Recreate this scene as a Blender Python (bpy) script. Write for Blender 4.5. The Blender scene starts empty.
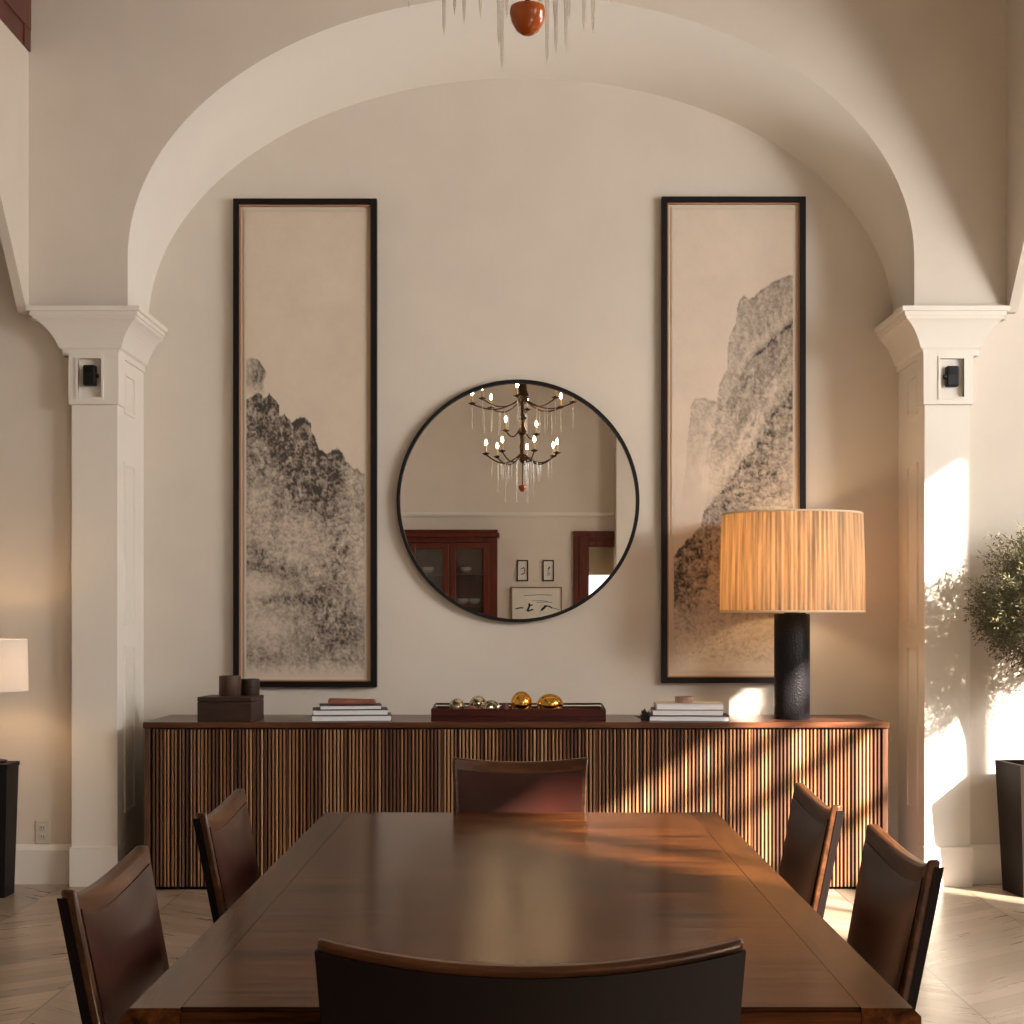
import bpy, bmesh, math, random
import numpy as np
from mathutils import Vector, Matrix
PI = math.pi
random.seed(7)
sc = bpy.context.scene
COL = sc.collection

# ------------------------------------------------------------------ helpers
def link(name, me, parent=None):
    o = bpy.data.objects.new(name, me); COL.objects.link(o)
    if parent is not None: o.parent = parent
    return o
def obj(name, bm, mats, parent=None, smooth=False, loc=None, rot=None):
    me = bpy.data.meshes.new(name)
    bmesh.ops.recalc_face_normals(bm, faces=bm.faces)
    if smooth:
        for f in bm.faces: f.smooth = True
        for e in bm.edges:
            if len(e.link_faces) == 2 and e.calc_face_angle(0) > math.radians(38): e.smooth = False
    bm.to_mesh(me); bm.free()
    for m in (mats if isinstance(mats, (list, tuple)) else [mats]): me.materials.append(m)
    o = link(name, me, parent)
    if loc: o.location = loc
    if rot: o.rotation_euler = rot
    return o
def empty(name, loc=(0, 0, 0), rz=0):
    o = bpy.data.objects.new(name, None); COL.objects.link(o)
    o.location = loc; o.rotation_euler = (0, 0, rz); o.empty_display_size = .1
    return o
def tag(o, label, cat, group=None, kind=None):
    o['label'] = label; o['category'] = cat
    if group: o['group'] = group
    if kind: o['kind'] = kind
    return o
def struct(name, bm, m, label, cat='wall', smooth=False):
    o = obj(name, bm, m, smooth=smooth); tag(o, label, cat, kind='structure'); return o
def copy_tree(o, parent=None):
    c = o.copy(); COL.objects.link(c); c.parent = parent
    for ch in list(o.children): copy_tree(ch, c)
    return c
def box(bm, x0, x1, y0, y1, z0, z1, bev=0, M=None, mi=0, seg=2):
    r = bmesh.ops.create_cube(bm, size=1)
    vs = r['verts']
    T = Matrix.Translation(((x0+x1)/2, (y0+y1)/2, (z0+z1)/2)) @ Matrix.Diagonal((abs(x1-x0), abs(y1-y0), abs(z1-z0), 1))
    bmesh.ops.transform(bm, matrix=T, verts=vs)
    fs = set(f for v in vs for f in v.link_faces)
    if bev:
        es = list(set(e for v in vs for e in v.link_edges))
        r = bmesh.ops.bevel(bm, geom=es, offset=bev, segments=seg, affect='EDGES', profile=.5)
        fs = set(r['faces']) | set(f for f in fs if f.is_valid)
        vs = list(set(v for f in fs for v in f.verts))
        # collect whole island
        stack = list(vs); seen = set(vs)
        while stack:
            v = stack.pop()
            for e in v.link_edges:
                w = e.other_vert(v)
                if w not in seen: seen.add(w); stack.append(w)
        vs = list(seen); fs = set(f for v in vs for f in v.link_faces)
    for f in fs: f.material_index = mi
    if M is not None: bmesh.ops.transform(bm, matrix=M, verts=vs)
    return vs
def lathe(bm, prof, seg=32, c=(0, 0, 0), fn=None, mi=0):
    """prof: list of (r,z); rings; ends with r==0 become poles"""
    rings = []
    for k, (r, z) in enumerate(prof):
        if r <= 1e-6: rings.append([bm.verts.new((c[0], c[1], c[2]+z))]); continue
        ring = []
        for i in range(seg):
            a = 2*PI*i/seg
            rr = r if fn is None else fn(r, a, z)
            ring.append(bm.verts.new((c[0]+rr*math.cos(a), c[1]+rr*math.sin(a), c[2]+z)))
        rings.append(ring)
    for A, B in zip(rings[:-1], rings[1:]):
        for i in range(seg):
            j = (i+1) % seg
            if len(A) == 1 and len(B) == 1: break
            if len(A) == 1: f = bm.faces.new((A[0], B[i], B[j]))
            elif len(B) == 1: f = bm.faces.new((A[i], A[j], B[0]))
            else: f = bm.faces.new((A[i], A[j], B[j], B[i]))
            f.material_index = mi
def tube(bm, pts, rad, seg=8, cap=True):
    pts = [Vector(p) for p in pts]
    n = len(pts); rs = rad if isinstance(rad, (list, tuple)) else [rad]*n
    rings = []; up = None
    for i, p in enumerate(pts):
        d = (pts[min(i+1, n-1)] - pts[max(i-1, 0)]).normalized()
        if up is None: up = Vector((0, 0, 1)) if abs(d.z) < .9 else Vector((1, 0, 0))
        s = d.cross(up).normalized(); up = s.cross(d).normalized()
        rings.append([bm.verts.new(p + (s*math.cos(2*PI*k/seg) + up*math.sin(2*PI*k/seg))*max(rs[i], 1e-4)) for k in range(seg)])
    for A, B in zip(rings[:-1], rings[1:]):
        for k in range(seg):
            bm.faces.new((A[k], A[(k+1) % seg], B[(k+1) % seg], B[k]))
    if cap: bm.faces.new(rings[0]); bm.faces.new(rings[-1])
def loft(bm, sections, close=True, caps=True):
    rings = [[bm.verts.new(p) for p in s] for s in sections]
    n = len(rings[0])
    for A, B in zip(rings[:-1], rings[1:]):
        for k in range(n if close else n-1):
            bm.faces.new((A[k], A[(k+1) % n], B[(k+1) % n], B[k]))
    if caps and close: bm.faces.new(rings[0]); bm.faces.new(rings[-1])
def prism(bm, poly, axis, a0, a1):
    """poly 2D in the other two axes order; extruded along axis"""
    def P(u, v, w):
        return {'x': (w, u, v), 'y': (u, w, v), 'z': (u, v, w)}[axis]
    loft(bm, [[P(u, v, a0) for u, v in poly], [P(u, v, a1) for u, v in poly]])

# ------------------------------------------------------------------ materials
def mat(name, color=(.8, .8, .8), rough=.5, **k):
    m = bpy.data.materials.new(name); m.use_nodes = True
    b = m.node_tree.nodes['Principled BSDF']
    b.inputs['Base Color'].default_value = (*color, 1); b.inputs['Roughness'].default_value = rough
    for a, v in k.items():
        b.inputs[a.replace('_', ' ')].default_value = v
    return m
def N(m, t, **k):
    n = m.node_tree.nodes.new(t)
    for a, v in k.items(): setattr(n, a, v)
    return n
def L(m, a, b): m.node_tree.links.new(a, b)
def BS(m): return m.node_tree.nodes['Principled BSDF']
def ramp(m, fac, stops, interp='LINEAR'):
    r = N(m, 'ShaderNodeValToRGB'); r.color_ramp.interpolation = interp
    e = r.color_ramp.elements
    while len(e) < len(stops): e.new(.5)
    for i, (p, c) in enumerate(stops): e[i].position = p; e[i].color = (*c, 1)
    L(m, fac, r.inputs[0]); return r.outputs[0]
def coords(m, scale=(1, 1, 1), space='Object', rot=(0, 0, 0)):
    t = N(m, 'ShaderNodeTexCoord'); mp = N(m, 'ShaderNodeMapping')
    mp.inputs['Scale'].default_value = scale; mp.inputs['Rotation'].default_value = rot
    L(m, t.outputs[space], mp.inputs[0]); return mp.outputs[0]
def noise(m, vec, scale, detail=4, rough=.55, dist=0):
    n = N(m, 'ShaderNodeTexNoise'); n.inputs['Scale'].default_value = scale
    n.inputs['Detail'].default_value = detail; n.inputs['Roughness'].default_value = rough
    n.inputs['Distortion'].default_value = dist
    L(m, vec, n.inputs['Vector']); return n.outputs['Fac']
def bump(m, h, strength=.2, dist=.01):
    b = N(m, 'ShaderNodeBump'); b.inputs['Strength'].default_value = strength; b.inputs['Distance'].default_value = dist
    L(m, h, b.inputs['Height']); L(m, b.outputs[0], BS(m).inputs['Normal'])
def math_(m, op, a, b=None):
    n = N(m, 'ShaderNodeMath', operation=op)
    for i, x in enumerate((a, b)):
        if x is None: continue
        if isinstance(x, (int, float)): n.inputs[i].default_value = x
        else: L(m, x, n.inputs[i])
    return n.outputs[0]
def plaster(name, c, var=.03):
    m = mat(name, c, .85)
    v = coords(m); n = noise(m, v, 3.0, 5)
    L(m, ramp(m, n, [(.3, tuple(x*(1-var) for x in c)), (.7, tuple(min(1, x*(1+var)) for x in c))]), BS(m).inputs['Base Color'])
    bump(m, noise(m, v, 60, 4), .06, .004)
    return m
def wood(name, dark, light, axis='x', rough=.35, scale=1, coat=0, contrast=(.3, .7), gloss_var=True):
    m = mat(name, dark, rough, Coat_Weight=coat, Coat_Roughness=.12)
    s = {'x': (1.2, 14, 14), 'y': (14, 1.2, 14), 'z': (14, 14, 1.2)}[axis]
    v = coords(m, tuple(a*scale for a in s))
    n1 = noise(m, v, 1.6, 6, .6, 1.2); n2 = noise(m, v, 9, 4, .6, .4)
    mix = math_(m, 'ADD', math_(m, 'MULTIPLY', n1, .7), math_(m, 'MULTIPLY', n2, .3))
    L(m, ramp(m, mix, [(contrast[0], dark), ((contrast[0]+contrast[1])/2, tuple((a+b)/2.3 for a, b in zip(dark, light))), (contrast[1], light)]), BS(m).inputs['Base Color'])
    bump(m, n2, .08, .002)
    return m
M = {}
M['wall'] = plaster('warm_plaster', (.69, .622, .545))
M['alcove'] = plaster('alcove_plaster', (.68, .615, .54))
M['trim'] = plaster('painted_trim', (.80, .755, .69), .015)
M['ceiling'] = plaster('ceiling_plaster', (.72, .64, .53))
M['table'] = wood('table_walnut', (.010, .0038, .002), (.125, .040, .011), 'x', .17, .8, 0, (.36, .64))
M['table_y'] = wood('table_walnut_border', (.009, .0036, .002), (.115, .037, .010), 'y', .15, .8, 0, (.36, .64))
for q in ('table', 'table_y'): BS(M[q]).inputs['Specular IOR Level'].default_value = .08
M['cab'] = wood('cabinet_wood', (.040, .014, .008), (.15, .055, .025), 'x', .28, 1, .25)
M['cab_side'] = wood('cabinet_frame_wood', (.035, .014, .008), (.13, .05, .022), 'z', .35, 1, .1)
M['chairwood'] = wood('chair_walnut', (.024, .0085, .004), (.125, .046, .016), 'x', .34, 1.3, .2)
BS(M['chairwood']).inputs['Specular IOR Level'].default_value = .25; BS(M['chairwood']).inputs['Coat Weight'].default_value = .05
BS(M['cab']).inputs['Specular IOR Level'].default_value = .25; BS(M['cab']).inputs['Coat Weight'].default_value = .06
M['leather'] = mat('dark_leather', (.030, .0095, .0065), .36, Specular_IOR_Level=.30)
v = coords(M['leather']); n = noise(M['leather'], v, 5, 4)
L(M['leather'], ramp(M['leather'], n, [(.2, (.016, .004, .003)), (.85, (.040, .0085, .0055))]), BS(M['leather']).inputs['Base Color'])
L(M['leather'], math_(M['leather'], 'ADD', math_(M['leather'], 'MULTIPLY', n, .10), .26), BS(M['leather']).inputs['Roughness'])
bump(M['leather'], noise(M['leather'], v, 9, 6, .65), .12, .006)
M['leather_back'] = mat('black_brown_leather', (.007, .003, .0025), .55, Specular_IOR_Level=.12)
M['black'] = mat('black_metal', (.004, .004, .005), .45, Specular_IOR_Level=.3)
M['blackframe'] = mat('black_frame_lacquer', (.004, .003, .004), .5, Specular_IOR_Level=.25)
M['darkred'] = wood('dark_red_mahogany', (.050, .006, .003), (.15, .022, .010), 'z', .3, 1, .3)
M['darkred_x'] = wood('dark_red_mahogany_rail', (.050, .006, .003), (.15, .022, .010), 'x', .3, 1, .3)
for q in ('darkred', 'darkred_x'): BS(M[q]).inputs['Specular IOR Level'].default_value = .3; BS(M[q]).inputs['Coat Weight'].default_value = .08
M['mirror'] = mat('mirror_glass', (.86, .83, .78), .0, Metallic=1.0)
M['gold'] = mat('polished_gold', (.75, .42, .08), .08, Metallic=1.0)
M['palegold'] = mat('pale_gold_glass', (.62, .52, .34), .18, Metallic=.75)
n = noise(M['palegold'], coords(M['palegold'], (1, 1, 1)), 45, 3)
L(M['palegold'], ramp(M['palegold'], n, [(.42, (.10, .07, .03)), (.58, (.75, .66, .48))]), BS(M['palegold']).inputs['Base Color'])
M['paper'] = mat('book_pages', (.72, .72, .74), .8)
M['bookdark'] = mat('book_cover_dark', (.025, .025, .035), .5)
M['bookred'] = mat('book_cover_maroon', (.10, .02, .018), .5)
M['bookcream'] = mat('book_cover_cream', (.55, .47, .36), .6)
M['redwood'] = wood('small_reddish_carving', (.13, .03, .018), (.36, .13, .08), 'x', .5, 3)
M['block'] = wood('burl_block_wood', (.012, .005, .004), (.065, .028, .018), 'x', .5, 2)
M['block2'] = wood('burl_cylinder_wood', (.03, .014, .009), (.11, .058, .034), 'z', .45, 2)
M['mat'] = mat('picture_mat', (.66, .58, .46), .9)
M['matgold'] = mat('picture_fillet', (.42, .22, .12), .6)
M['white_shade'] = None
M['planter'] = mat('dark_brown_planter', (.010, .005, .003), .6, Specular_IOR_Level=.1)
M['bark'] = wood('pale_bark', (.20, .13, .09), (.48, .33, .25), 'z', .85, 3)
M['soil'] = mat('soil', (.05, .035, .025), .95)
M['outlet'] = mat('outlet_plastic', (.62, .57, .50), .4)
M['bronze'] = mat('dark_bronze', (.045, .022, .014), .35, Metallic=.7)
M['candle'] = mat('candle_sleeve', (.55, .42, .25), .6)
M['crystal'] = mat('clear_crystal', (.96, .94, .91), .06, Transmission_Weight=.75, IOR=1.45)
M['amber'] = mat('amber_glass', (.42, .085, .008), .12, Transmission_Weight=.15, IOR=1.5)
def emis(name, c, s):
    m = mat(name, (.1, .1, .1), .5); b = BS(m)
    b.inputs['Emission Color'].default_value = (*c, 1); b.inputs['Emission Strength'].default_value = s
    return m
M['bulb'] = emis('flame_bulb', (1, .70, .38), 110)
M['lampbulb'] = emis('lamp_bulb', (1, .62, .28), 30)
M['glass'] = mat('clear_glass', (1, 1, 1), .02, Transmission_Weight=1, IOR=1.45)
# lamp base: black textured
M['lampbase'] = mat('black_textured_ceramic', (.008, .007, .009), .5, Specular_IOR_Level=.2)
v = coords(M['lampbase'], (110, 110, 90)); vo = N(M['lampbase'], 'ShaderNodeTexVoronoi'); L(M['lampbase'], v, vo.inputs['Vector'])
vo.inputs['Scale'].default_value = 1; vo.distance = 'CHEBYCHEV'
bump(M['lampbase'], vo.outputs['Distance'], .5, .005)
# shades
def shade(name, c, t, tw, lathe_stripes=False):
    m = bpy.data.materials.new(name); m.use_nodes = True; nt = m.node_tree; nt.nodes.clear()
    out = N(m, 'ShaderNodeOutputMaterial'); mx = N(m, 'ShaderNodeMixShader'); mx.inputs[0].default_value = tw
    d = N(m, 'ShaderNodeBsdfDiffuse'); d.inputs[0].default_value = (*c, 1)
    tr = N(m, 'ShaderNodeBsdfTranslucent'); tr.inputs[0].default_value = (*t, 1)
    L(m, d.outputs[0], mx.inputs[1]); L(m, tr.outputs[0], mx.inputs[2]); L(m, mx.outputs[0], out.inputs[0])
    if lathe_stripes:
        tc = N(m, 'ShaderNodeTexCoord'); g = N(m, 'ShaderNodeTexGradient', gradient_type='RADIAL'); L(m, tc.outputs['Object'], g.inputs[0])
        cx = N(m, 'ShaderNodeCombineXYZ'); L(m, math_(m, 'MULTIPLY', g.outputs['Fac'], 90), cx.inputs[0])
        sx = N(m, 'ShaderNodeSeparateXYZ'); L(m, tc.outputs['Object'], sx.inputs[0]); L(m, math_(m, 'MULTIPLY', sx.outputs[2], 1.6), cx.inputs[2])
        n = noise(m, cx.outputs[0], 1, 3, .6)
        L(m, ramp(m, n, [(.34, tuple(x*.30 for x in t)), (.6, t)]), tr.inputs[0])
        L(m, ramp(m, n, [(.3, tuple(x*.6 for x in c)), (.62, c)]), d.inputs[0])
    return m
M['pleat'] = shade('pleated_silk_shade', (.74, .64, .50), (.95, .55, .23), .56, True)
M['white_shade'] = shade('white_linen_shade', (.74, .72, .70), (.78, .66, .50), .10)
# slats: every slat its own tone of wood
def slat_mat():
    m = mat('reeded_slat_wood', (.2, .1, .05), .42)
    tc = N(m, 'ShaderNodeTexCoord'); sx = N(m, 'ShaderNodeSeparateXYZ'); L(m, tc.outputs['Object'], sx.inputs[0])
    cell = math_(m, 'FLOOR', math_(m, 'DIVIDE', math_(m, 'ADD', sx.outputs[0], 10), .0175))
    w = N(m, 'ShaderNodeTexWhiteNoise', noise_dimensions='1D'); L(m, cell, w.inputs['W'])
    v = coords(m, (40, 40, 3)); n = noise(m, v, 2, 4)
    big = noise(m, coords(m, (5, 5, 1.2)), 1.4, 3)
    f = math_(m, 'ADD', math_(m, 'ADD', math_(m, 'MULTIPLY', w.outputs['Value'], .62), math_(m, 'MULTIPLY', n, .22)), math_(m, 'MULTIPLY', big, .22))
    L(m, ramp(m, f, [(.15, (.035, .013, .008)), (.5, (.13, .055, .028)), (.75, (.31, .155, .07)), (1.0, (.50, .34, .21))]), BS(m).inputs['Base Color'])
    return m
M['slat'] = slat_mat()
M['slatback'] = mat('slat_gap_backing', (.008, .004, .003), .7)
# floor: chevron oak boards
def floor_mat():
    m = mat('oak_chevron_floor', (.3, .2, .13), .3)
    tc = N(m, 'ShaderNodeTexCoord'); sx = N(m, 'ShaderNodeSeparateXYZ'); L(m, tc.outputs['Object'], sx.inputs[0])
    W = .62
    colf = math_(m, 'DIVIDE', math_(m, 'ADD', sx.outputs[0], 20.2), W); ci = math_(m, 'FLOOR', colf)
    fr = math_(m, 'FRACT', colf)
    par = math_(m, 'MODULO', ci, 2)
    # zig-zag offset
    z = math_(m, 'ABSOLUTE', math_(m, 'SUBTRACT', fr, par))
    vv = math_(m, 'DIVIDE', math_(m, 'ADD', sx.outputs[1], math_(m, 'MULTIPLY', z, W*.8)), .13)
    vi = math_(m, 'FLOOR', vv); vf = math_(m, 'FRACT', vv)
    cx = N(m, 'ShaderNodeCombineXYZ'); L(m, ci, cx.inputs[0]); L(m, vi, cx.inputs[1])
    w = N(m, 'ShaderNodeTexWhiteNoise', noise_dimensions='2D'); L(m, cx.outputs[0], w.inputs['Vector'])
    gx = N(m, 'ShaderNodeCombineXYZ'); L(m, math_(m, 'MULTIPLY', fr, 1.5), gx.inputs[0]); L(m, math_(m, 'MULTIPLY', vv, 2.2), gx.inputs[1]); L(m, ci, gx.inputs[2])
    g = noise(m, gx.outputs[0], 1.5, 5, .6, .6)
    f = math_(m, 'ADD', math_(m, 'MULTIPLY', w.outputs['Value'], .45), math_(m, 'MULTIPLY', g, .6))
    c = ramp(m, f, [(.2, (.21, .158, .115)), (.5, (.30, .23, .17)), (.85, (.43, .34, .265))])
    gap = math_(m, 'MULTIPLY', math_(m, 'GREATER_THAN', vf, .03), 1)
    gap2 = math_(m, 'GREATER_THAN', math_(m, 'MINIMUM', fr, math_(m, 'SUBTRACT', 1, fr)), .006)
    gg = math_(m, 'ADD', math_(m, 'MULTIPLY', math_(m, 'MULTIPLY', gap, gap2), .55), .45)
    mx = N(m, 'ShaderNodeMix', data_type='RGBA', blend_type='MULTIPLY'); mx.inputs[0].default_value = 1
    L(m, c, mx.inputs[6]); cc = N(m, 'ShaderNodeCombineColor')
    for i in range(3): L(m, gg, cc.inputs[i])
    L(m, cc.outputs[0], mx.inputs[7]); L(m, mx.outputs[2], BS(m).inputs['Base Color'])
    L(m, math_(m, 'ADD', math_(m, 'MULTIPLY', g, .2), .2), BS(m).inputs['Roughness'])
    return m
M['floor'] = floor_mat()
def leaf_mat():
    m = mat('olive_leaf', (.14, .13, .06), .55)
    n = noise(m, coords(m), 30, 2)
    L(m, ramp(m, n, [(.3, (.045, .042, .018)), (.55, (.13, .12, .055)), (.8, (.36, .33, .20))]), BS(m).inputs['Base Color'])
    return m
M['leaf'] = leaf_mat()

# ------------------------------------------------------------------ camera
CH = 1.30
cam = bpy.data.cameras.new('camera'); co = bpy.data.objects.new('camera', cam); COL.objects.link(co)
co.location = (0, 0, CH); co.rotation_euler = (PI/2, 0, 0)
cam.sensor_width = 36; cam.lens = 56.25; cam.shift_x = -9/1024; cam.shift_y = 105/1024
cam.clip_start = .05
sc.camera = co

# ------------------------------------------------------------------ architecture
YF, YA, YW, ZC = 7.73, 8.27, 7.80, 5.0      # pier face, alcove wall, aisle walls, ceiling
XS, XE, YB = 2.365, 4.6, -4.06
bm = bmesh.new(); box(bm, -XE-.2, XE+.2, YB-1.2, YA+.3, -.12, 0)
struct('floor', bm, M['floor'], 'oak floor laid in a chevron pattern', 'floor')
bm = bmesh.new(); box(bm, -XE-.2, XE+.2, YB-.4, YA+.3, ZC, ZC+.15)
struct('ceiling', bm, M['ceiling'], 'plain plaster ceiling over the room', 'ceiling')
# central wall with alcove arch: front face, intrados, alcove back
def arch_pts(a, b, zs, z0, n=40, fn=None):
    pts = [(-a, z0)]
    for i in range(n+1):
        t = PI - PI*i/n
        pts.append((a*math.cos(t), zs + b*math.sin(t)))
    pts.append((a, z0)); return pts
fr = arch_pts(1.900, 1.266, 3.039, 2.74, 200)
bk = arch_pts(1.925, 1.271, 2.814, 2.74, 200)
def resample(pts, n):
    P_ = np.array(pts); d = np.r_[0, np.cumsum(np.hypot(*np.diff(P_, axis=0).T))]; t = np.linspace(0, d[-1], n)
    return list(zip(np.interp(t, d, P_[:, 0]).tolist(), np.interp(t, d, P_[:, 1]).tolist()))
fr, bk = resample(fr, 121), resample(bk, 121)
bm = bmesh.new()
F = [bm.verts.new((x, YF, z)) for x, z in fr]; B = [bm.verts.new((x, YA, z)) for x, z in bk]
Tp = [bm.verts.new((x*(1+1e-4*abs(i-60)/60), YF, ZC)) for i, (x, z) in enumerate(fr)]
Bt = [bm.verts.new((x, YA+.2, ZC)) for x, z in fr]
for i in range(len(F)-1):
    f = bm.faces.new((F[i], F[i+1], B[i+1], B[i])); f.material_index = 1; f.smooth = True
    bm.faces.new((Tp[i], Tp[i+1], F[i+1], F[i]))
for s, k in ((-1, 0), (1, len(F)-1)):    # solid haunches beside the arch
    XQ = 2.378 if s < 0 else 2.345; o0 = bm.verts.new((s*XQ, YF, 2.74)); o1 = bm.verts.new((s*XQ, YF, ZC))
    bm.faces.new((F[k], Tp[k], o1, o0))
    # underside and outer end of the haunch
    u0 = bm.verts.new((s*XQ, YA, 2.74)); u1 = bm.verts.new((s*XQ, YA, ZC))
    bm.faces.new((F[k], o0, u0, B[k])); bm.faces.new((o0, o1, u1, u0))
me = bpy.data.meshes.new('wall_front'); bm.to_mesh(me); bm.free()
me.materials.append(M['wall']); me.materials.append(M['trim'])
o = link('wall_front', me); tag(o, 'warm plaster wall with the large central arch around the alcove', 'wall', kind='structure')
bm = bmesh.new(); box(bm, -2.2, 2.2, YA, YA+.2, 0, ZC)
struct('wall_back', bm, M['alcove'], 'beige plaster wall at the back of the arched alcove')
# aisle end walls
for s, nm, d in ((-1, 'wall_left', 'left'), (1, 'wall_right', 'right')):
    bm = bmesh.new(); box(bm, *sorted((s*2.10, s*(XE+.2))), YW, YW+.2, 0, ZC)
    struct(nm, bm, M['wall'], 'plaster wall of the side aisle beyond the %s pier' % d)
    bm = bmesh.new()
    prof = [(YW, 0), (YW-.018, 0), (YW-.018, .165), (YW-.010, .185), (YW-.006, .192), (YW, .192)]
    prism(bm, prof, 'x', *sorted((s*2.172, s*XE)))
    struct('baseboard_'+d, bm, M['trim'], 'white baseboard along the %s aisle wall' % d, 'baseboard')
# nave side walls with low arches, three bays each
def side_wall(s, nm, d):
    bm = bmesh.new(); t = .045
    XQ = 2.378 if s < 0 else 2.345; xa, xb = s*XQ, s*(XQ+t)
    edges = [(-3.50, .10), (.30, 3.90), (4.10, 7.70)]
    prev = YB
    for (y0, y1) in edges:
        box(bm, *sorted((xa, xb)), prev, y0, 0, ZC)
        n = 28; yc = (y0+y1)/2; a = (y1-y0)/2
        low = [(yc-a+2*a*i/n, 2.77+1.36*math.sin(PI*i/n)) for i in range(n+1)]
        for (p, q) in zip(low[:-1], low[1:]):
            poly = [(p[0], p[1]), (q[0], q[1]), (q[0], ZC), (p[0], ZC)]
            prism(bm, poly, 'x', *sorted((xa, xb)))
        prev = y1
    box(bm, *sorted((xa, xb)), prev, YF+.04, 2.77, ZC)
    bmesh.ops.remove_doubles(bm, verts=bm.verts, dist=1e-5)
    dup = [f for f in bm.faces if len(f.verts) == 4 and abs(f.normal.y) > .999 and f.calc_area() < 3 and any(g is not f and set(g.verts) == set(f.verts) for g in f.verts[0].link_faces)]
    bmesh.ops.delete(bm, geom=dup, context='FACES')
    struct(nm, bm, M['wall'], 'plaster side wall on the %s with low arched openings' % d)
side_wall(-1, 'wall_nave_left', 'left'); side_wall(1, 'wall_nave_right', 'right')
# exterior walls; right one has unseen openings added to shape the sun patches
bm = bmesh.new(); box(bm, -XE-.2, -XE, YB, YW+.2, 0, ZC)
struct('wall_exterior_left', bm, M['wall'], 'plaster outer wall of the left aisle')
LIGHT_OPENINGS = [(5.16, 5.66, 1.2, 2.75), (4.60, 5.00, 1.35, 3.84), (2.75, 4.54, 2.12, 3.36), (-1.32, -.14, 1.8, 3.99), (-3.7, -2.0, .6, 3.2)]
bm = bmesh.new()
ys = sorted(set([YB, YW+.2] + [w[0] for w in LIGHT_OPENINGS] + [w[1] for w in LIGHT_OPENINGS]))
for a, b in zip(ys[:-1], ys[1:]):
    w = [w for w in LIGHT_OPENINGS if abs(w[0]-a) < 1e-6 and abs(w[1]-b) < 1e-6]
    if w: box(bm, XE, XE+.06, a, b, 0, w[0][2]); box(bm, XE, XE+.06, a, b, w[0][3], ZC)
    else: box(bm, XE, XE+.06, a, b, 0, ZC)
struct('wall_exterior_right', bm, M['wall'], 'plaster outer wall of the right aisle with unseen openings shaped to let in the light')
bars = [([], [2.0]), ([], [2.6]), ([3.55], [2.47, 2.86, 3.12]), ([-.97], []), ([-2.85], [1.9])]  # bars of the unseen windows, placed for the shadows they cast
for i, ((y0, y1, z0, z1), (vy, hz)) in enumerate(zip(LIGHT_OPENINGS, bars)):
    bm = bmesh.new(); x0, x1 = XE+.005, XE+.05
    for a, b, c, d in ((y0, y0+.03, z0, z1), (y1-.03, y1, z0, z1), (y0+.03, y1-.03, z0, z0+.03), (y0+.03, y1-.03, z1-.03, z1)):
        box(bm, x0, x1, a, b, c, d)
    for y in vy: box(bm, x0+.01, x1-.01, y-.035, y+.035, z0+.03, z1-.03)
    for z in hz: box(bm, x0+.012, x1-.012, y0+.03, y1-.03, z-.03, z+.03)
    o = struct('window_%d' % (i+1), bm, M['trim'], 'unseen white window frame with glazing bars, added in the right outer wall to shape the light', 'window')
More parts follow.
